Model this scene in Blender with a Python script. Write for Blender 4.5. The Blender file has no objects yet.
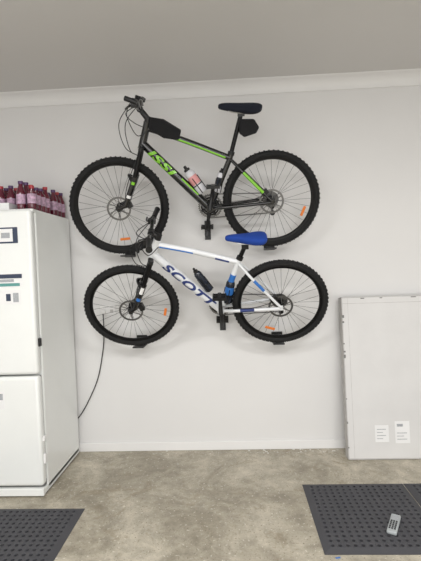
import bpy, bmesh, math, random
from mathutils import Vector, Matrix
random.seed(7)
sc=bpy.context.scene
try:
    sc.view_settings.view_transform='Standard'
    sc.view_settings.look='None'
except Exception as e: print(e)

# ---------------------------------------------------------------- camera
FPX=430.0; CX,CY=210.5,280.5
CAM=Vector((0,-3.2,1.39))
yaw,pitch,roll=math.radians(2.9),math.radians(2.0),math.radians(2.0)
F=Vector((-math.sin(yaw)*math.cos(pitch),math.cos(yaw)*math.cos(pitch),-math.sin(pitch)))
R0=Vector((math.cos(yaw),math.sin(yaw),0)); U0=R0.cross(F)
Rr=R0*math.cos(roll)-U0*math.sin(roll); Uu=U0*math.cos(roll)+R0*math.sin(roll)
cd=bpy.data.cameras.new('camera'); cam=bpy.data.objects.new('camera',cd); sc.collection.objects.link(cam)
cd.sensor_width=36; cd.lens=FPX/561*36; cd.clip_start=0.05
m=Matrix((Rr,Uu,-F)).transposed().to_4x4(); m.translation=CAM; cam.matrix_world=m
sc.camera=cam
def ray(px,py): return F*FPX+Rr*(px-CX)-Uu*(py-CY)
def onplane(px,py,p0,n):
    d=ray(px,py); return CAM+d*((p0-CAM).dot(n)/d.dot(n))
def onY(px,py,Y): return onplane(px,py,Vector((0,Y,0)),Vector((0,1,0)))
def onZ(px,py,Z): return onplane(px,py,Vector((0,0,Z)),Vector((0,0,1)))

# ---------------------------------------------------------------- materials
def lin(c):
    return tuple(((x/255)/12.92 if x/255<=0.04045 else ((x/255+0.055)/1.055)**2.4) for x in c)
def mat(name,rgb,rough=0.5,metal=0.0,var=0.06,scale=8,bump=0.0,bscale=60,trans=0,coat=0):
    mt=bpy.data.materials.new(name); mt.use_nodes=True; nt=mt.node_tree; b=nt.nodes['Principled BSDF']
    c=lin(rgb)
    tc=nt.nodes.new('ShaderNodeTexCoord'); no=nt.nodes.new('ShaderNodeTexNoise'); no.inputs['Scale'].default_value=scale
    no.inputs['Detail'].default_value=5
    nt.links.new(tc.outputs['Object'],no.inputs['Vector'])
    cr=nt.nodes.new('ShaderNodeValToRGB'); cr.color_ramp.elements[0].position=0.3; cr.color_ramp.elements[1].position=0.7
    cr.color_ramp.elements[0].color=(*[max(0,x*(1-var)) for x in c],1); cr.color_ramp.elements[1].color=(*[min(1,x*(1+var)) for x in c],1)
    nt.links.new(no.outputs['Fac'],cr.inputs['Fac']); nt.links.new(cr.outputs['Color'],b.inputs['Base Color'])
    b.inputs['Roughness'].default_value=rough; b.inputs['Metallic'].default_value=metal
    if coat: b.inputs['Coat Weight'].default_value=coat; b.inputs['Coat Roughness'].default_value=0.08
    if trans: b.inputs['Transmission Weight'].default_value=trans
    if bump:
        n2=nt.nodes.new('ShaderNodeTexNoise'); n2.inputs['Scale'].default_value=bscale; n2.inputs['Detail'].default_value=4
        nt.links.new(tc.outputs['Object'],n2.inputs['Vector'])
        bp=nt.nodes.new('ShaderNodeBump'); bp.inputs['Strength'].default_value=bump; bp.inputs['Distance'].default_value=0.004
        nt.links.new(n2.outputs['Fac'],bp.inputs['Height']); nt.links.new(bp.outputs['Normal'],b.inputs['Normal'])
    return mt
def concrete():
    mt=bpy.data.materials.new('concrete_floor'); mt.use_nodes=True; nt=mt.node_tree; b=nt.nodes['Principled BSDF']; L=nt.links.new
    tc=nt.nodes.new('ShaderNodeTexCoord')
    def noise(s,d=6,r=0.6,dist=0):
        n=nt.nodes.new('ShaderNodeTexNoise'); n.inputs['Scale'].default_value=s; n.inputs['Detail'].default_value=d; n.inputs['Roughness'].default_value=r
        n.inputs['Distortion'].default_value=dist
        L(tc.outputs['Object'],n.inputs['Vector']); return n
    def ramp(src,p0,p1,c0,c1):
        r=nt.nodes.new('ShaderNodeValToRGB'); r.color_ramp.elements[0].position=p0; r.color_ramp.elements[1].position=p1
        r.color_ramp.elements[0].color=(*c0,1); r.color_ramp.elements[1].color=(*c1,1); L(src,r.inputs['Fac']); return r
    def mix(a,bb,f,mode='MIX'):
        x=nt.nodes.new('ShaderNodeMix'); x.data_type='RGBA'; x.blend_type=mode
        if isinstance(f,float): x.inputs[0].default_value=f
        else: L(f,x.inputs[0])
        L(a,x.inputs[6])
        if isinstance(bb,tuple): x.inputs[7].default_value=(*bb,1)
        else: L(bb,x.inputs[7])
        return x.outputs[2]
    big=ramp(noise(2.2,8,.7,.6).outputs['Fac'],.40,.62,lin((152,145,129)),lin((196,189,173)))
    mid=ramp(noise(11,8,.75,.4).outputs['Fac'],.35,.65,(.66,.65,.63),(1.12,1.11,1.09))
    c=mix(big.outputs['Color'],mid.outputs['Color'],0.8,'MULTIPLY')
    blot=ramp(noise(4,8,.75,1).outputs['Fac'],.56,.66,(0,0,0),(.6,.6,.6))
    c=mix(c,lin((132,119,95)),blot.outputs['Color'])
    sp=ramp(noise(95,3,.6).outputs['Fac'],.60,.68,(0,0,0),(1,1,1))
    c=mix(c,lin((114,104,87)),sp.outputs['Color'])
    sp2=ramp(noise(60,2,.5).outputs['Fac'],.64,.70,(0,0,0),(.8,.8,.8))
    c=mix(c,lin((212,207,195)),sp2.outputs['Color'])
    L(c,b.inputs['Base Color']); b.inputs['Roughness'].default_value=.45
    bp=nt.nodes.new('ShaderNodeBump'); bp.inputs['Strength'].default_value=.3; bp.inputs['Distance'].default_value=.004
    L(noise(40).outputs['Fac'],bp.inputs['Height']); L(bp.outputs['Normal'],b.inputs['Normal'])
    return mt
M=dict(
 wall=mat('wall_paint',(222,221,220),.75,var=.02,scale=1.5,bump=.05,bscale=200),
 ceil=mat('ceiling_paint',(210,208,206),.85,var=.01,scale=1),
 trim=mat('trim_paint',(230,229,228),.5,var=.01),
 white=mat('fridge_enamel',(234,236,234),.28,var=.01,bump=.02,bscale=300,coat=.3),
 gasket=mat('gasket_grey',(120,120,118),.7),
 black=mat('black_plastic',(17,17,19),.45),
 gloss=mat('black_gloss_paint',(10,11,14),.25,coat=.6),
 rubber=mat('tire_rubber',(19,19,20),.85,bump=.3,bscale=150),
 rimm=mat('black_anodised',(15,15,17),.35,metal=.5),
 spoke=mat('steel_spoke',(70,70,73),.35,metal=.9),
 steel=mat('brushed_steel',(190,190,190),.3,metal=1),
 chrome=mat('disc_steel',(120,120,120),.35,metal=.9),
 green=mat('lime_green_paint',(125,195,40),.35,coat=.4),
 bwhite=mat('white_gloss_paint',(228,230,233),.3,coat=.5),
 blue=mat('blue_paint',(40,110,190),.35,coat=.4),
 navy=mat('navy_decal',(34,52,112),.4),
 bluefab=mat('blue_fabric',(20,62,150),.85,bump=.5,bscale=300),
 blackfab=mat('black_fabric',(17,17,20),.9,bump=.4,bscale=300),
 navyfab=mat('navy_fabric',(16,20,36),.9,bump=.4,bscale=300),
 orange=mat('orange_reflector',(225,125,50),.3),
 red=mat('red_label',(160,40,50),.4),
 clear=mat('frosted_bottle',(205,205,210),.35),
 pink=mat('pink_label',(215,150,150),.5),
 dkbottle=mat('smoked_bottle',(30,36,48),.25),
 card=mat('white_card',(214,213,212),.7,var=.03,scale=5,bump=.1,bscale=40),
 cardedge=mat('card_edge',(188,186,184),.8,var=.1,scale=20),
 paper=mat('paper_label',(232,232,232),.6,var=.02),
 print_=mat('printed_grey',(165,168,172),.6,var=.25,scale=300),
 dkprint=mat('printed_navy',(52,62,84),.5),
 mgreen=mat('printed_teal',(90,150,145),.5),
 mat_=mat('rubber_mat',(68,68,72),.75,bump=.3,bscale=120),
 matd=mat('rubber_mat_recess',(22,23,25),.9),
 juice=mat('berry_drink',(90,22,42),.15,var=.2,coat=.5),
 cap=mat('purple_cap',(75,42,90),.4),
 lbl=mat('bottle_label',(180,150,172),.5,var=.45,scale=60),
 remote=mat('grey_plastic',(165,170,172),.4),
 floor=concrete(),
 dust=mat('plaster_dust',(215,212,205),.9),
)

# ---------------------------------------------------------------- mesh helpers
class MB:
    def __init__(s): s.v=[];s.f=[];s.mi=[];s.mats=[]
    def m(s,k):
        mt=M[k] if isinstance(k,str) else k
        if mt not in s.mats: s.mats.append(mt)
        return s.mats.index(mt)
    def add(s,vs,fs,k,X=None):
        o=len(s.v); i=s.m(k)
        for p in vs: s.v.append((X@Vector(p)) if X else Vector(p))
        for f in fs: s.f.append([o+a for a in f]); s.mi.append(i)
    def box(s,a,b,k,X=None):
        x0,y0,z0=a;x1,y1,z1=b
        s.add([(x0,y0,z0),(x1,y0,z0),(x1,y1,z0),(x0,y1,z0),(x0,y0,z1),(x1,y0,z1),(x1,y1,z1),(x0,y1,z1)],
              [(0,3,2,1),(4,5,6,7),(0,1,5,4),(1,2,6,5),(2,3,7,6),(3,0,4,7)],k,X)
    def lathe(s,prof,k,X=None,seg=24,closed=False):
        vs=[];fs=[];n=len(prof)
        for i in range(seg):
            a=2*math.pi*i/seg
            for r,z in prof: vs.append((r*math.cos(a),r*math.sin(a),z))
        for i in range(seg):
            j=(i+1)%seg
            for q in range(n if closed else n-1):
                w=(q+1)%n; fs.append((i*n+q,j*n+q,j*n+w,i*n+w))
        s.add(vs,fs,k,X)
    def sweep(s,pts,r,k,seg=10,X=None,flat=1.0,up=None):
        pts=[Vector(p) for p in pts]; n=len(pts)
        if not isinstance(r,(list,tuple)): r=[r]*n
        vs=[];fs=[]; prev=None
        for i,p in enumerate(pts):
            t=(pts[min(i+1,n-1)]-pts[max(i-1,0)]).normalized()
            if prev is None:
                ref=Vector(up) if up else (Vector((0,0,1)) if abs(t.z)<.9 else Vector((1,0,0)))
                a=t.cross(ref).normalized()
            else:
                a=(prev-t*prev.dot(t)).normalized()
            prev=a; b=t.cross(a)
            for q in range(seg):
                an=2*math.pi*q/seg
                vs.append(p+a*math.cos(an)*r[i]+b*math.sin(an)*r[i]*flat)
        for i in range(n-1):
            for q in range(seg):
                w=(q+1)%seg; fs.append((i*seg+q,i*seg+w,(i+1)*seg+w,(i+1)*seg+q))
        fs.append(tuple(range(seg))[::-1]); fs.append(tuple((n-1)*seg+q for q in range(seg)))
        s.add(vs,fs,k,X)
    def prism(s,poly,w0,w1,k):
        n=len(poly)
        vs=[(p[0],p[1],w0) for p in poly]+[(p[0],p[1],w1) for p in poly]
        fs=[tuple(range(n)),tuple(range(2*n-1,n-1,-1))]+[(i,i+n,(i+1)%n+n,(i+1)%n) for i in range(n)]
        s.add(vs,fs,k)
    def build(s,name,parent=None,smooth=True,bevel=0,bseg=3,subd=0):
        me=bpy.data.meshes.new(name); me.from_pydata([tuple(v) for v in s.v],[],s.f); me.validate()
        for mt in s.mats: me.materials.append(mt)
        if len(me.polygons)==len(s.mi):
            for p,i in zip(me.polygons,s.mi): p.material_index=i
        bm=bmesh.new(); bm.from_mesh(me); bmesh.ops.recalc_face_normals(bm,faces=bm.faces); bm.to_mesh(me); bm.free()
        if smooth:
            me.shade_smooth(); me.set_sharp_from_angle(angle=math.radians(42))
        ob=bpy.data.objects.new(name,me); sc.collection.objects.link(ob)
        if parent: ob.parent=parent
        if bevel:
            b=ob.modifiers.new('bevel','BEVEL'); b.width=bevel; b.segments=bseg; b.limit_method='ANGLE'
        if subd:
            b=ob.modifiers.new('sub','SUBSURF'); b.levels=subd; b.render_levels=subd
        return ob
def empty(name,mtx=None,parent=None):
    e=bpy.data.objects.new(name,None); sc.collection.objects.link(e); e.empty_display_size=.1
    if parent: e.parent=parent
    if mtx: e.matrix_local=mtx
    return e
def smoothpath(P,n=8):
    P=[Vector(p) for p in P]; out=[]
    Q=[P[0]*2-P[1]]+P+[P[-1]*2-P[-2]]
    for i in range(1,len(Q)-2):
        a,b,c,d=Q[i-1:i+3]
        for j in range(n):
            t=j/n
            out.append(.5*((2*b)+(-a+c)*t+(2*a-5*b+4*c-d)*t*t+(-a+3*b-3*c+d)*t**3))
    out.append(P[-1]); return out
def textmesh(txt):
    c=bpy.data.curves.new('t','FONT'); c.body=txt; c.size=1; c.resolution_u=3; c.offset=.035; c.shear=.25
    c.space_character=1.08
    o=bpy.data.objects.new('t',c); sc.collection.objects.link(o)
    bpy.context.view_layer.update()
    dg=bpy.context.evaluated_depsgraph_get(); me=bpy.data.meshes.new_from_object(o.evaluated_get(dg))
    bm=bmesh.new(); bm.from_mesh(me); bmesh.ops.triangulate(bm,faces=bm.faces)
    bmesh.ops.subdivide_edges(bm,edges=[e for e in bm.edges if e.calc_length()>.2],cuts=2)
    vs=[v.co.copy() for v in bm.verts]; bm.verts.index_update(); fs=[[v.index for v in f.verts] for f in bm.faces]; bm.free()
    bpy.data.objects.remove(o); bpy.data.curves.remove(c)
    x0=min(v.x for v in vs);x1=max(v.x for v in vs);y0=min(v.y for v in vs);y1=max(v.y for v in vs)
    return [((v.x-x0)/(x1-x0),(v.y-y0)/(y1-y0)-.5) for v in vs],fs

# ---------------------------------------------------------------- room
H=2.71; XL,XR,YB=-2.7,3.2,-6.2
def slab(name,a,b,k):
    q=MB(); q.box(a,b,k); return q.build(name,smooth=False)
slab('floor',(XL-.1,YB-.1,-.1),(XR+.1,.1,0),'floor')
slab('ceiling',(XL-.1,YB-.1,H),(XR+.1,.1,H+.1),'ceil')
slab('wall_back',(XL-.1,0,0),(XR+.1,.1,H),'wall')
slab('wall_front',(XL-.1,YB-.1,0),(XR+.1,YB,H),'wall')
slab('wall_left',(XL-.1,YB,0),(XL,0,H),'wall')
slab('wall_right',(XR,YB,0),(XR+.1,0,H),'wall')
q=MB(); q.box((XL,-.014,0),(XR,-.0005,.066),'trim'); q.build('baseboard_back',smooth=False,bevel=.004)
q=MB(); c=.085
prof=[(0,H-c),(-.008,H-c)]+[(-.008-(c-.016)*(1-math.cos(a)),H-c+ .004+(c-.012)*math.sin(a)) for a in [math.pi/2*i/8 for i in range(9)]]+[(-c,H-.002),(-c,H),(0,H)]
n=len(prof); vs=[(XL,y,z) for y,z in prof]+[(XR,y,z) for y,z in prof]
q.add(vs,[(i,(i+1)%n,(i+1)%n+n,i+n) for i in range(n)],'trim'); q.build('trim_1')

# ---------------------------------------------------------------- bikes
def bike(name,S):
    t=math.radians(S['tilt']); Y0=-.14
    Zb=onY(200,S['bottom'],Y0).z
    o=Vector((onY(S['bb'][0],S['bb'][1],Y0).x,Y0,Zb))
    e1=Vector((1,0,0)); e2=Vector((0,-math.sin(t),math.cos(t))); e3=Vector((0,-math.cos(t),-math.sin(t)))
    mt=Matrix((e1,e2,e3)).transposed().to_4x4(); mt.translation=o
    root=empty(name,mt); inv=mt.inverted()
    def L(p,w=0):
        g=onplane(p[0],p[1],o+e3*w,e3); r=inv@g; r.z=w; return r
    fh,rh,bb=L(S['fhub']),L(S['rhub']),L(S['bb'])
    ht,hb=L(S['htop']),L(S['hbot']); sc_=L(S['scl']); sp=L(S['sptop'])
    ax=(ht-hb).normalized()
    fa=empty('front_assembly',Matrix.Translation(hb)@Matrix.Rotation(math.radians(S['steer']),4,ax)@Matrix.Translation(-hb),root)
    def wheel(nm,c,R,par,rear):
        X=Matrix.Translation(c); q=MB(); tr=.021
        prof=[(R-tr+tr*math.cos(a)*(1.0),tr*math.sin(a)*1.05) for a in [2*math.pi*i/14 for i in range(14)]]
        q.lathe(prof,'rubber',X,64,closed=True)
        N=66
        for i in range(N):
            a=2*math.pi*i/N
            B=X@Matrix.Rotation(a,4,'Z')
            q.box((R-.003,-.006,-.008),(R+.003,.005,.008),'rubber',B)
            for sgn in(-1,1):
                B2=X@Matrix.Rotation(a+math.pi/N,4,'Z')@Matrix.Translation((R-.008,0,sgn*.015))@Matrix.Rotation(-sgn*.7,4,'Y')
                q.box((-.003,-.006,-.005),(.004,.006,.005),'rubber',B2)
        q.build(nm+'_tire',par)
        q=MB(); ri=R-.053
        q.lathe([(R-.036,.012),(ri,.009),(ri-.005,0),(ri,-.009),(R-.036,-.012)],'rimm',X,64,closed=True)
        q.build(nm+'_rim',par)
        q=MB()
        for i in range(32):
            a=2*math.pi*i/32; sg=1 if i%2 else -1
            h=a+(.62 if (i//2)%2 else -.62)
            q.sweep([c+Vector((.022*math.cos(h),.022*math.sin(h),sg*.028)),c+Vector((ri*math.cos(a),ri*math.sin(a),sg*.003))],.0011,'spoke',5)
        q.build(nm+'_spokes',par)
        q=MB()
        q.lathe([(0,-.06),(.009,-.06),(.009,-.032),(.026,-.031),(.026,-.026),(.016,-.02),(.014,0),(.016,.02),(.026,.026),(.026,.031),(.012,.034),(.010,.06),(0,.06)],'rimm',X,20)
        rr=.082
        q.lathe([(rr,.042),(rr,.0445),(rr-.013,.0445),(rr-.013,.042)],'chrome',X,48,closed=True)
        for i in range(6):
            a=i*math.pi/3
            q.sweep([c+Vector((.015*math.cos(a),.015*math.sin(a),.043)),c+Vector((.072*math.cos(a+.5),.072*math.sin(a+.5),.043))],.0035,'chrome',6)
        q.lathe([(0,.047),(.02,.047),(.022,.040),(.0,.04)],'black',X,20)
        an=S['calang'] if rear else math.radians(20)
        B=X@Matrix.Rotation(an,4,'Z')
        q.box((.062,-.024,.030),(.095,.024,.062),'black',B)
        if rear:
            for i,rc in enumerate([.055,.049,.043,.038,.033,.029,.025]):
                z=-.030-.0045*i
                q.lathe([(rc,z),(rc,z-.002),(.012,z-.002),(.012,z)],'chrome',X,28,closed=True)
        q.build(nm+'_hub',par)
    wheel('front_wheel',fh,S['R'][0],fa,False); wheel('rear_wheel',rh,S['R'][1],root,True)
    for i,(wh,p,k,hw) in enumerate(S['refl']):
        c=fh if wh=='f' else rh; g=L(p,.012); d=g-c; a=math.atan2(d.y,d.x)
        q=MB(); B=Matrix.Translation(c)@Matrix.Rotation(a,4,'Z')@Matrix.Translation((math.hypot(d.x,d.y),0,.012))
        q.box((-.009,-hw,-.004),(.009,hw,.004),k,B); q.build('reflector_%d'%i,fa if wh=='f' else root,bevel=.003)
    FM,AC=S['frame'],S['accent']
    q=MB()
    axn=ax
    q.sweep([hb-axn*.012,hb,ht,ht+axn*.012],[.027,.025,.024,.025],FM,16)
    dt0=hb+axn*.022; tt0=ht-axn*.025
    q.sweep(smoothpath([tt0,tt0.lerp(sc_,.45)+Vector((0,.008,0)),sc_],6),.0185,FM,16)
    q.sweep([dt0,dt0.lerp(bb,.5),bb],[.027,.029,.030],FM,18)
    q.sweep([bb,sc_,sc_+(sp-sc_).normalized()*.035],[.02,.018,.018],FM,16)
    q.lathe([(0,-.038),(.024,-.038),(.024,.038),(0,.038)],FM,Matrix.Translation(bb),20)
    for sg in (-1,1):
        a=sc_+Vector((.005,-.01,sg*.014)); b=rh+Vector((-.004,.008,sg*.066))
        m_=a.lerp(b,.35); m_.z=sg*.05
        q.sweep(smoothpath([a,m_,b],6),.0095,FM,10)
        a=bb+Vector((.015,0,sg*.025)); m_=a.lerp(rh,.3); m_.z=sg*.045; b=rh+Vector((-.01,-.004,sg*.066))
        q.sweep(smoothpath([a,m_,b],6),.0115,FM,10)
        q.box((-.02,-.016,sg*.066-.004),(.012,.018,sg*.066+.004),FM,Matrix.Translation(rh))
    q.build('frame',root)
    q=MB()
    segs={'tt':(tt0,sc_,.0192,0),'dt':(dt0,bb,.0295,0),'st':(bb,sc_,.0198,0)}
    for (nm,f0,f1,k,dr) in S['bands']:
        if nm in('ss','cs'):
            if nm=='ss': a=sc_+Vector((.005,-.01,.014)); b=rh+Vector((-.004,.008,.066)); m_=a.lerp(b,.35); m_.z=.05; r=.0095
            else: a=bb+Vector((.015,0,.025)); m_=a.lerp(rh,.3); m_.z=.045; b=rh+Vector((-.01,-.004,.066)); r=.0115
            P=smoothpath([a,m_,b],10); P=P[int(f0*20):int(f1*20)+1]; q.sweep(P,r+dr,k,10)
        elif nm in('tt','tts'):
            P=smoothpath([tt0,tt0.lerp(sc_,.45)+Vector((0,.008,0)),sc_],10); P=P[int(f0*20):int(f1*20)+1]
            if nm=='tts': q.sweep([p+Vector((0,-.006,.011)) for p in P],.0085+dr,k,12)
            else: q.sweep([p+Vector((0,.002,.004)) for p in P],.0165+dr,k,12)
        elif nm=='dts':
            a,b,r,_=segs['dt']; d=(b-a).normalized(); up=Vector((-d.y,d.x,0))
            q.sweep([a.lerp(b,f0)+up*.012+Vector((0,0,.019)),a.lerp(b,f1)+up*.012+Vector((0,0,.019))],.0085+dr,k,12)
        else:
            a,b,r,_=segs[nm]; q.sweep([a.lerp(b,f0),a.lerp(b,f1)],r+dr,k,16)
    q.build('frame_accents',root)
    for i,(seg,f0,f1,txt,k,hh) in enumerate(S['text']):
        a,b,r,_=segs[seg]; P0=a.lerp(b,f0); P1=a.lerp(b,f1); d=(P1-P0); ln=d.length; d.normalize()
        nrm=Vector((0,0,1)); up=nrm.cross(d)
        V,Fs=textmesh(txt); r=r+.0035
        vs=[P0+d*(x*ln)+up*(r*math.sin(y*hh/r))+nrm*(r*math.cos(y*hh/r)) for x,y in V]
        q=MB(); q.add(vs,Fs,k); q.build('decal_%d'%i,root,smooth=False)
    # fork
    q=MB(); cr=hb-axn*.02; leg=(fh-cr); 
    q.sweep([cr+Vector((0,-.004,-.062)),cr+Vector((0,.006,-.03)),cr+Vector((0,.010,0)),cr+Vector((0,.006,.03)),cr+Vector((0,-.004,.062))],[.017,.019,.021,.019,.017],S['fork'],12)
    ax2=-axn
    off=fh-(cr+ax2*leg.dot(ax2))
    for sg in(-1,1):
        z=Vector((0,0,sg*.06)); st=cr+z+ax2*(leg.length*.42)
        q.sweep([cr+z,st],.0155,'rimm',12)
        q.sweep([st-ax2*.004,st+ax2*.01,cr+z+ax2*(leg.length*.9)+off*.3,fh+z+off*.1],[.021,.0205,.019,.013],S['fork'],14)
        q.sweep([fh+z,fh+z*1.15],.016,'black',12)
        q.sweep([cr+z,cr+z-ax2*.022],.0165,'black',12)
    A=cr+ax2*(leg.length*.46)+Vector((-.018,0,0))
    q.sweep(smoothpath([A+Vector((0,-.005,-.058)),A+Vector((-.02,.025,0)),A+Vector((0,-.005,.058))],6),.011,S['fork'],10)
    q.build('fork',fa)
    q=MB()
    for f0,f1,k in S['forkband']:
        z=Vector((0,0,.0665)); a=cr+z+ax2*(leg.length*.44); b=cr+z+ax2*(leg.length*.9)+off*.3
        q.sweep([a.lerp(b,f0),a.lerp(b,f1)],.0155,k,14)
    q.build('fork_decals',fa)
    # stem, bar, grips, levers
    bc=L(S['clamp']); q=MB()
    st=ht+axn*.03
    q.sweep([ht,st+axn*.018],.021,'black',14); q.sweep([st,bc],[.019,.017],'black',12)
    q.lathe([(0,-.026),(.02,-.026),(.02,.026),(0,.026)],'black',Matrix.Translation(bc),16)
    ge=Vector(S['grip'])
    def barpt(w):
        s_=abs(w)/.32; rise=min(1,max(0,(abs(w)-.04)/.09)); 
        return bc+Vector((ge.x*s_*s_,ge.y*(.7*rise+.3*s_),w))
    W=[-.32,-.24,-.18,-.13,-.09,-.04,0,.04,.09,.13,.18,.24,.32]
    q.sweep(smoothpath([barpt(w) for w in W],4),.0125,'gloss',12,up=(0,1,0))
    for sg in(-1,1):
        P=[barpt(sg*w) for w in(.19,.2,.26,.315,.325)]
        q.sweep(P,[.018,.0165,.0165,.0175,.020],'black',12,up=(0,1,0))
        h=barpt(sg*.165)
        q.sweep([h+Vector((-.003,.006,0)),h+Vector((-.03,-.012,0))],.013,'black',8)
        q.sweep(smoothpath([h+Vector((-.028,-.012,sg*-.01)),h+Vector((-.05,-.022,sg*.03)),h+Vector((-.055,-.03,sg*.11))],5),.006,'black',8)
        q.box((-.035,-.03,-.02),(.012,.0,.02),'black',Matrix.Translation(h))
        if S.get('barend'):
            e=barpt(sg*.325); q.sweep(smoothpath([e+Vector((.02,-.008,0)),e+Vector((-.01,.006,0)),e+Vector((-.045,.02,-sg*.01))],4),.014,'black',10)
    q.build('handlebar',fa)
    q=MB()
    for j,(sg,dx,dy) in enumerate([(1,-.12,-.02),(-1,-.10,-.04),(1,-.09,-.07),(-1,-.13,.0)]):
        h=barpt(sg*.15)+Vector((-.03,-.01,0))
        endp=(cr+Vector((-.02,-.03,.04))) if j<2 else (tt0+Vector((.02,-.01,.015*sg)))
        q.sweep(smoothpath([h,h.lerp(endp,.35)+Vector((dx*.8,dy*.2,-sg*.04)),h.lerp(endp,.75)+Vector((dx*.6,dy,0)),endp],8),.0028,'black',6)
    q.sweep(smoothpath([cr+Vector((-.02,-.03,.04)),cr+ax2*(leg.length*.5)+Vector((-.03,0,.07)),fh+Vector((.06,.07,.06)),fh+Vector((.07,.03,.05))],8),.0026,'black',6)
    q.sweep(smoothpath([bb+Vector((0,.03,.02)),bb.lerp(rh,.5)+Vector((0,.02,.06)),rh+Vector((-.03,.05,.06))],8),.0026,'black',6)
    q.build('cables',root)
    # seatpost + saddle
    q=MB(); d=(sp-sc_).normalized()
    q.sweep([sc_,sp],.0145,S['post'],14); q.sweep([sc_+d*.02,sc_+d*.042],.022,'black',14)
    q.box((-.022,-.014,-.022),(.022,.012,.022),'black',Matrix.Translation(sp))
    s0,s1=L(S['sad'][0]),L(S['sad'][1]); D=s1-s0; ln=D.length; D.normalize(); N_=Vector((-D.y,D.x,0))
    for sg in(-1,1):
        q.sweep(smoothpath([s0+D*.05*ln/.29+Vector((0,-.012,0)),s0+D*ln*.3+Vector((0,-.035,sg*.018)),s0+D*ln*.65+Vector((0,-.035,sg*.022)),s0+D*ln*.93+Vector((0,-.01,sg*.04))],5),.0038,'steel',8)
    q.build('seatpost',root)
    q=MB(); secs=[(0,.012,.014,-.006),(.03,.023,.028,-.003),(.15,.028,.038,0),(.35,.034,.044,0),(.5,.046,.050,0),(.65,.066,.056,.001),(.8,.080,.058,.004),(.92,.078,.050,.006),(.985,.058,.034,.007),(1.0,.03,.018,.006)]
    vs=[];fs=[];K=16
    for f,hw,th,dz in secs:
        c=s0+D*(f*ln)+N_*(dz)
        for i in range(K):
            a=2*math.pi*i/K; x=math.cos(a); y=math.sin(a)
            x=math.copysign(abs(x)**.8,x); yy=(abs(y)**.8)*(.35 if y>0 else -.65)
            vs.append(c+Vector((0,0,1))*(x*hw)+N_*(yy*th*S['sadth']))
    for i in range(len(secs)-1):
        for j in range(K):
            fs.append((i*K+j,i*K+(j+1)%K,(i+1)*K+(j+1)%K,(i+1)*K+j))
    fs.append(tuple(range(K))); fs.append(tuple((len(secs)-1)*K+j for j in range(K))[::-1])
    q.add(vs,fs,S['sadmat']); q.build('saddle',root,subd=1)
    # drivetrain
    q=MB()
    X=Matrix.Translation(bb)
    for i,rc in enumerate([.082,.066,.05]):
        z=-.058+.008*i
        q.lathe([(rc,z),(rc,z-.003),(rc-.012,z-.003),(rc-.012,z)],'rimm' if i else 'chrome',X,44,closed=True)
        for kx in range(36 if i==0 else 0):
            B=X@Matrix.Rotation(2*math.pi*kx/36,4,'Z'); q.box((rc-.002,-.003,z-.003),(rc+.004,.003,z),'chrome',B)
    for i in range(4):
        a=i*math.pi/2+.5; q.sweep([bb+Vector((0,0,-.056)),bb+Vector((.07*math.cos(a),.07*math.sin(a),-.056))],.009,'black',6)
    up_=(L(S['pedal'],.12)-bb); up_.z=0; up_=up_.normalized()*.17
    q.lathe([(0,-.075),(.012,-.075),(.012,.075),(0,.075)],'black',X,14)
    for sg in(1,-1):
        e=bb+up_*sg+Vector((0,0,sg*.085))
        q.sweep([bb+Vector((0,0,sg*.07)),bb.lerp(e,.5)+Vector((0,0,sg*.004)),e],[.016,.012,.013],'black',12,flat=.8)
        q.lathe([(0,0),(.0065,0),(.0065,.065),(0,.065)],'steel',Matrix.Translation(e) if sg>0 else Matrix.Translation(e-Vector((0,0,.065))),10)
        c=e+Vector((0,0,sg*.045))
        for dx in(-.043,.037): q.box((dx,-.011,-.032),(dx+.007,.011,.032),'black',Matrix.Translation(c))
        for dz in(-.032,-.004,.026): q.box((-.043,-.009,dz),(.043,.009,dz+.007),'black',Matrix.Translation(c))
        q.box((-.012,-.011,-.03),(.012,.011,.03),'black',Matrix.Translation(c))
    rc=.083
    cv=[bb+Vector((0,rc,-.058)),rh+Vector((0,.04,-.045))]
    q.sweep(cv,.004,'chrome',6)
    dl=rh+Vector((.015,-.10,-.05)); du=rh+Vector((.012,-.055,-.05))
    q.sweep([bb+Vector((0,-rc,-.058)),dl+Vector((-.02,-.0,0))],.004,'chrome',6)
    for w_ in(dl,du): q.lathe([(0,-.004),(.018,-.004),(.018,.004),(0,.004)],'black',Matrix.Translation(w_),16)
    q.sweep([rh+Vector((.01,-.02,-.07)),du+Vector((0,0,-.008)),dl+Vector((0,0,-.008))],[.012,.010,.008],'chrome',8)
    q.sweep([rh+Vector((.01,-.02,-.085)),du+Vector((0.02,.02,-.02))],.014,'black',8)
    q.build('drivetrain',root)
    for i,(a,b,r,k,k2,w) in enumerate(S['bottles']):
        A,B=L(a,w),L(b,w); d=B-A; ln=d.length
        Z=d.normalized(); Xa=Vector((0,0,1)).cross(Z).normalized(); Ya=Z.cross(Xa)
        T=Matrix((Xa,Ya,Z)).transposed().to_4x4(); T.translation=A
        q=MB()
        q.lathe([(0,0),(r*.9,0),(r,.006),(r,ln*.3),(r*.93,ln*.33)],k,T,20)
        q.lathe([(r*.93,ln*.33),(r,ln*.36),(r,ln*.62)],k2,T,20)
        q.lathe([(r,ln*.62),(r,ln*.72),(r*.8,ln*.8),(r*.55,ln*.82)],k,T,20)
        q.lathe([(r*.62,ln*.8),(r*.62,ln*.88),(r*.3,ln*.9),(r*.3,ln*.98),(0,ln)],'black',T,16)
        q.lathe([(r+.003,ln*.28),(r+.003,ln*.31),(r,ln*.31),(r,ln*.28)],'rimm',T,20,closed=True)
        for a_ in (0,1.57,3.14,4.71): q.sweep([T@Vector((r*math.cos(a_)*1.04,r*math.sin(a_)*1.04,0)),T@Vector((r*math.cos(a_)*1.04,r*math.sin(a_)*1.04,ln*.55))],.003,'rimm',6)
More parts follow.
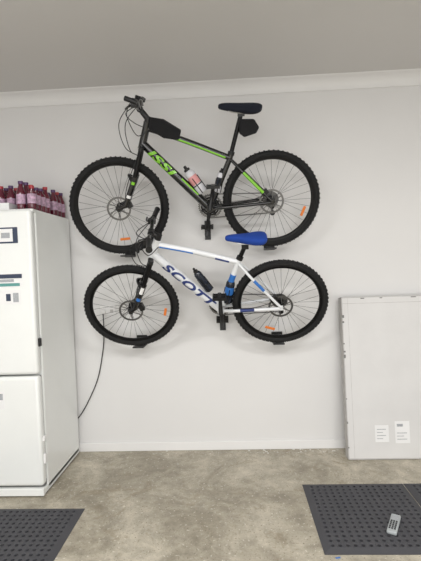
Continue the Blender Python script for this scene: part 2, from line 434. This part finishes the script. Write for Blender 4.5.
        q.build('bottle_%d'%i,root)
    for i,(poly,w0,w1,k) in enumerate(S['bags']):
        q=MB(); q.prism([L(p,(w0+w1)/2) for p in poly],w0,w1,k); q.build('bag_%d'%i,root,bevel=.008)
    pc=mt@(bb-up_+Vector((0,0,-.13)))
    return root,mt,fh,rh,pc

B1=dict(tilt=20,bottom=249,fhub=(120,207),rhub=(271,200),bb=(210,208),htop=(147,124),hbot=(142,147),scl=(230,158),sptop=(241,114),
  steer=6,R=(.337,.325),calang=2.2,frame='gloss',accent='green',fork='gloss',post='rimm',
  refl=[('f',(125,239),'orange',.035),('r',(303,211),'orange',.035)],
  bands=[('tts',.4,.95,'green',0),('ss',.45,.85,'green',.001),('cs',.15,.45,'green',-.0008),('dts',.55,.8,'green',0)],
  text=[('dt',.10,.47,'ISSI','green',.052)],
  forkband=[(.1,.2,'green'),(.6,.7,'paper')],clamp=(140,109),grip=(-.005,.05),barend=True,
  sad=((218,105),(262,108)),sadth=1.25,sadmat='navyfab',pedal=(214,181),
  bottles=[((203,192),(184,166),.034,'clear','pink',0),((217,192),(222,168),.022,'clear','dkbottle',0.0)],
  bags=[([(150,117),(163,119),(181,130),(179,140),(164,138),(149,129)],-.028,.028,'blackfab'),
        ([(239,119),(254,119),(259,127),(256,133),(244,137),(239,133)],-.035,.035,'blackfab')])
B2=dict(tilt=26,bottom=344,fhub=(132,307),rhub=(280,303),bb=(221,309),htop=(157,241),hbot=(152,257),scl=(238,262),sptop=(245,246),
  steer=4,R=(.322,.320),calang=2.2,frame='bwhite',accent='blue',fork='gloss',post='rimm',
  refl=[('f',(165,313),'orange',.03),('r',(270,328),'orange',.035)],
  bands=[('tts',.05,.5,'blue',0),('tts',.75,.9,'navy',.001),('cs',.5,.7,'navy',.0005),('st',.45,.75,'blue',.0008),('ss',.5,.7,'blue',.001)],
  text=[('dt',.16,.90,'SCOTT','navy',.060)],
  forkband=[(.02,.3,'paper'),(.5,.62,'blue')],clamp=(151,232),grip=(.02,.03),barend=False,
  sad=((225,237),(267,238)),sadth=1.2,sadmat='bluefab',pedal=(218,275),
  bottles=[((227,302),(232,276),.03,'dkbottle','blue',0),((210,290),(193,268),.026,'dkbottle','dkbottle',0)],
  bags=[])
for nm,S in(('mountain_bike',B1),('mountain_bike.001',B2)):
    r,mt,fh,rh,pc=bike('mountain_bike',S)
    q=MB(); x,z=pc.x,pc.z
    q.box((x-.022,-.010,z-.09),(x+.022,-.0005,z+.05),'black')
    q.box((x-.012,pc.y-.035,z-.026),(x+.012,-.009,z-.014),'black')
    q.box((x-.012,pc.y-.042,z-.026),(x+.012,pc.y-.034,z+.02),'black')
    q.box((x-.008,-.07,z-.07),(x+.008,-.009,z-.024),'black')
    q.build('bike_wall_hook',bevel=.002)
    for h,R in((fh,S['R'][0]),(rh,S['R'][1])):
        b=mt@(h+Vector((0,-R,0)))
        q=MB(); q.box((b.x-.04,-.008,b.z-.025),(b.x+.04,-.0005,b.z+.05),'black')
        q.box((b.x-.04,b.y-.01,b.z-.022),(b.x+.04,-.007,b.z-.012),'black')
        q.build('tire_rest_bracket',bevel=.002)

# ---------------------------------------------------------------- fridge
fr=empty('refrigerator')
FY=-.66
q=MB(); q.box((-1.86,FY+.07,.02),(-1.2,-.035,1.775),'white'); q.build('cabinet',fr,bevel=.010,bseg=4)
q=MB(); q.box((-1.85,FY+.04,.0),(-1.21,-.10,.085),'gasket'); q.build('plinth',fr,smooth=False)
q=MB(); q.box((-1.86,FY,.008),(-1.2,FY+.025,.055),'white'); q.box((-1.855,FY+.02,.012),(-1.2,-.05,.05),'white'); q.build('kick_panel',fr,bevel=.004)
q=MB(); q.box((-1.86,FY,.068),(-1.2,FY+.059,.750),'white'); q.build('fridge_door',fr,bevel=.02,bseg=5)
q=MB(); q.box((-1.86,FY,.762),(-1.2,FY+.059,1.768),'white'); q.build('freezer_door',fr,bevel=.02,bseg=5)
q=MB(); q.box((-1.85,FY+.055,.09),(-1.212,FY+.072,.742),'gasket'); q.box((-1.85,FY+.055,.775),(-1.212,FY+.072,1.755),'gasket'); q.build('gaskets',fr,smooth=False)
q=MB(); q.box((-1.86,FY+.035,1.755),(-1.2,FY+.09,1.775),'white'); q.build('top_cap',fr,bevel=.004)
q=MB()
for z0,z1,k in((.93,.98,'black'),(.20,.26,'trim'),(.34,.37,'trim')):
    q.box((-1.203,FY+.022,z0),(-1.188,FY+.05,z1),k)
q.build('handles',fr,bevel=.004)
q=MB()
def lab(x0,y0,x1,y1,k,dy=.0012):
    a=onY(x0,y0,FY-.0005); b=onY(x1,y1,FY-.0005)
    q.box((a.x,FY-.0003-dy,b.z),(b.x,FY+.0005,a.z),k)
lab(-8,228,18,243,'dkprint'); lab(-8,229.5,13,241.5,'paper',.002); lab(1,233,10,238,'print_',.0026)
lab(-12,274,23,287,'paper'); lab(-12,275,22,278,'dkprint',.002); lab(-12,280,14,282,'print_',.0018); lab(-12,284,20,286,'mgreen',.0018)
lab(-8,291,21,304,'paper'); lab(6,294,11,301,'dkprint',.002); lab(13,293,19,302,'print_',.002)
lab(-8,392,5,409,'paper'); lab(-6,394,3,400,'print_',.002)
q.build('labels',fr,smooth=False)

# bottles on the fridge: one object
q=MB()
zt=1.7762
for iy in range(8):
    for ix in range(9):
        x=-1.24-ix*.067; y=-.54+iy*.067
        if random.random()<.05: continue
        if iy<2 and ix>=2: continue
        h=.185*random.uniform(.97,1.03)
        if ix<1 and iy<3: h*=.85
        T=Matrix.Translation((x+random.uniform(-.003,.003),y,zt))
        q.lathe([(0,0),(.026,0),(.029,.004),(.029,.04)],'juice',T,12)
        q.lathe([(.0295,.04),(.0295,.10)],'lbl',T,12)
        q.lathe([(.029,.10),(.028,.115),(.014,h-.032),(.013,h-.018)],'juice',T,12)
        q.lathe([(.0155,h-.02),(.0155,h-.002),(0,h)],'cap' if (ix+iy)%3 else 'red',T,12)
q.build('drink_bottles')
q=MB(); q.box((-1.78,-.56,zt),(-1.38,-.46,zt+.05),'paper'); q.box((-1.70,-.5608,zt+.016),(-1.44,-.5595,zt+.032),'red'); q.build('drink_carton',bevel=.003)

# ---------------------------------------------------------------- flat pack box
bx=empty('flat_pack_box')
lean=math.atan2(.10,1.12)
x0=onY(346,400,-.17).x
bx.matrix_local=Matrix.Translation((x0,-.205,0.003))@Matrix.Rotation(-lean,4,'X')
Wb,Hb,Tb=1.0,1.13,.075
q=MB(); q.box((0,0,0),(Wb,Tb,Hb),'card'); q.build('carton',bx,bevel=.004)
q=MB()
e=.0008
q.box((-e,-e,Hb-.045),(Wb,0.0005,Hb-.042),'cardedge'); q.box((.042,-e,0),(.044,.0005,Hb),'cardedge')
q.box((-e,-e,0),(.005,Tb,Hb),'cardedge'); q.box((-e,-e,Hb-.004),(Wb,Tb*.3,Hb+e),'cardedge'); q.box((0,-e,0),(Wb,.0005,.008),'cardedge')
for i in range(9):
    z=random.uniform(.05,1.05); q.box((.0,-.0012,z),(random.uniform(.006,.014),.0005,z+random.uniform(.006,.02)),'gasket')
for i in range(6):
    x=random.uniform(.05,.6); q.box((x,-.0012,Hb-.012),(x+random.uniform(.01,.03),.0005,Hb-.006),'gasket')
q.build('taped_edges',bx,smooth=False)
q=MB()
def blab(p0,p1,k,d=.0012):
    a=onY(*p0,-.19);b=onY(*p1,-.19)
    q.box((a.x-x0,-d,b.z),(b.x-x0,0.0005,a.z),k)
blab((375,426),(389,442),'paper'); blab((395,422),(410,443),'paper')
for i in range(4): blab((377,429.5+i*3),(386-(i%2)*3,430+i*3),'print_',.002)
blab((397,424.5),(403,427),'print_',.002)
for i in range(3): blab((397,433+i*3),(407-(i%2)*3,433.5+i*3),'print_',.002)
q.build('shipping_labels',bx,smooth=False)

# ---------------------------------------------------------------- rubber mats
def rmat(xa,ya,nx,ny,cell):
    q=MB(); zt=.013
    def V(x,y,z): return (xa+x,ya+y,z)
    NS=12
    for i in range(nx):
        for j in range(ny):
            cx,cy=(i+.5)*cell,(j+.5)*cell; h=cell/2; r=cell*.25
            vs=[];fs=[]
            for k in range(NS):
                a=2*math.pi*k/NS+math.pi/4; c_,s_=math.cos(a),math.sin(a); m_=max(abs(c_),abs(s_))
                vs.append(V(cx+h*c_/m_,cy+h*s_/m_,zt))
            for rr,z in((r*1.25,zt+.0015),(r,zt),(r,.002)):
                for k in range(NS):
                    a=2*math.pi*k/NS+math.pi/4; vs.append(V(cx+rr*math.cos(a),cy+rr*math.sin(a),z))
            for k in range(NS):
                l=(k+1)%NS
                for o_ in(0,NS,2*NS): fs.append((o_+k,o_+l,o_+NS+l,o_+NS+k))
            q.add(vs,fs,'mat_')
    W,D=nx*cell,ny*cell
    q.add([V(0,0,.002),V(W,0,.002),V(W,D,.002),V(0,D,.002)],[(0,1,2,3)],'matd')
    b=.03
    o=[(0,0),(W,0),(W,D),(0,D)]; O=[(-b,-b),(W+b,-b),(W+b,D+b),(-b,D+b)]
    vs=[V(x,y,zt) for x,y in o]+[V(x,y,.003) for x,y in O]+[V(x,y,.0005) for x,y in O]
    fs=[(k,(k+1)%4,(k+1)%4+4,k+4) for k in range(4)]+[(k+4,(k+1)%4+4,(k+1)%4+8,k+8) for k in range(4)]+[(8,9,10,11)]
    q.add(vs,fs,'mat_')
    return q.build('rubber_floor_mat',smooth=False)
a=onZ(302,485,0); b=onZ(325,555,0)
yf=a.y; yn=b.y; cell=(yf-yn-.06)/16
xm=(a.x+b.x)/2
rmat(xm+.03,yn+.03,15,16,cell)
rmat(xm+.03+15*cell+.065,yn+.03,15,16,cell)
c=onZ(85,509,0)
rmat(c.x-.03-22*cell,c.y-.03-16*cell,22,16,cell)

# remote control on the mat
g=onZ(394,526,.016)
rc=empty('remote_control',Matrix.Translation((g.x,g.y,.0165))@Matrix.Rotation(math.radians(-28),4,'Z'))
q=MB(); q.box((-.024,-.085,0),(.024,.085,.018),'remote'); q.build('shell',rc,bevel=.006)
q=MB(); q.box((-.017,.035,.0175),(.017,.065,.019),'print_')
for i in range(3):
    for j in range(5): q.box((-.017+i*.0125,-.06+j*.017,.0175),(-.009+i*.0125,-.05+j*.017,.0205),'black')
q.build('buttons',rc,smooth=False)
g=onZ(338,558,0); q=MB(); q.box((-.012,-.004,.0003),(.012,.004,.002),'blue',Matrix.Translation((g.x,g.y,0))@Matrix.Rotation(.2,4,'Z')); q.build('tape_scrap',smooth=False)

# ---------------------------------------------------------------- outlet + cord
g=onY(108,310,0)
o=empty('power_outlet',Matrix.Translation(g))
q=MB(); q.box((-.058,-.009,-.037),(.058,-.0003,.037),'trim'); q.build('plate',o,bevel=.003)
q=MB()
for sx in(-.03,.03): q.box((sx-.006,-.012,.012),(sx+.006,-.008,.026),'trim'); q.box((sx-.012,-.0095,-.02),(sx+.012,-.0085,.004),'cardedge')
q.build('switches',o,smooth=False)
q=MB(); q.box((-.046,-.035,-.026),(-.014,-.0085,.006),'trim'); q.build('plug',o,bevel=.006)
P=[g+Vector((-.03,-.03,-.02)),onY(104,332,-.02),onY(103,350,-.012),onY(98,378,-.012),onY(88,402,-.012),onY(79,417,-.015),onY(70,424,-.02)]
q=MB(); q.sweep(smoothpath(P,8),.0038,'black',8); q.build('power_cord')
q=MB()
for i in range(40):
    x=random.uniform(.1,.75) if i<32 else random.uniform(-1,.1); y=random.uniform(-.08,-.02); s_=random.uniform(.003,.009)
    q.lathe([(0,0),(s_,.0005),(s_*.7,s_*.5),(0,s_*.6)],'dust',Matrix.Translation((x,y,.0002)),6)
q.build('plaster_crumbs',smooth=False)

# ---------------------------------------------------------------- lights
for x,y,p in((-1.0,-2.6,37),(1.2,-2.6,41),(0.1,-4.6,40)):
    q=MB(); q.box((x-.62,y-.07,H-.06),(x+.62,y+.07,H-.0005),'trim'); q.build('ceiling_batten_light',bevel=.006)
    ld=bpy.data.lights.new('batten_lamp','AREA'); ld.shape='RECTANGLE'; ld.size=1.2; ld.size_y=.14; ld.energy=p; ld.color=(1,.99,.98)
    lo=bpy.data.objects.new('batten_lamp',ld); lo.location=(x,y,H-.07); sc.collection.objects.link(lo)
# added fill lamp, no door behind it; lifts back wall and ceiling brightness
ld=bpy.data.lights.new('rear_fill_light','AREA'); ld.shape='RECTANGLE'; ld.size=4.6; ld.size_y=2.1; ld.energy=86; ld.color=(.975,.99,1)
lo=bpy.data.objects.new('rear_fill_light',ld); lo.location=(.25,YB+.03,1.1); lo.rotation_euler=(math.radians(90),0,0); sc.collection.objects.link(lo)
w=bpy.data.worlds.new('world'); sc.world=w; w.use_nodes=True
w.node_tree.nodes['Background'].inputs[0].default_value=(.8,.85,.9,1); w.node_tree.nodes['Background'].inputs[1].default_value=.3
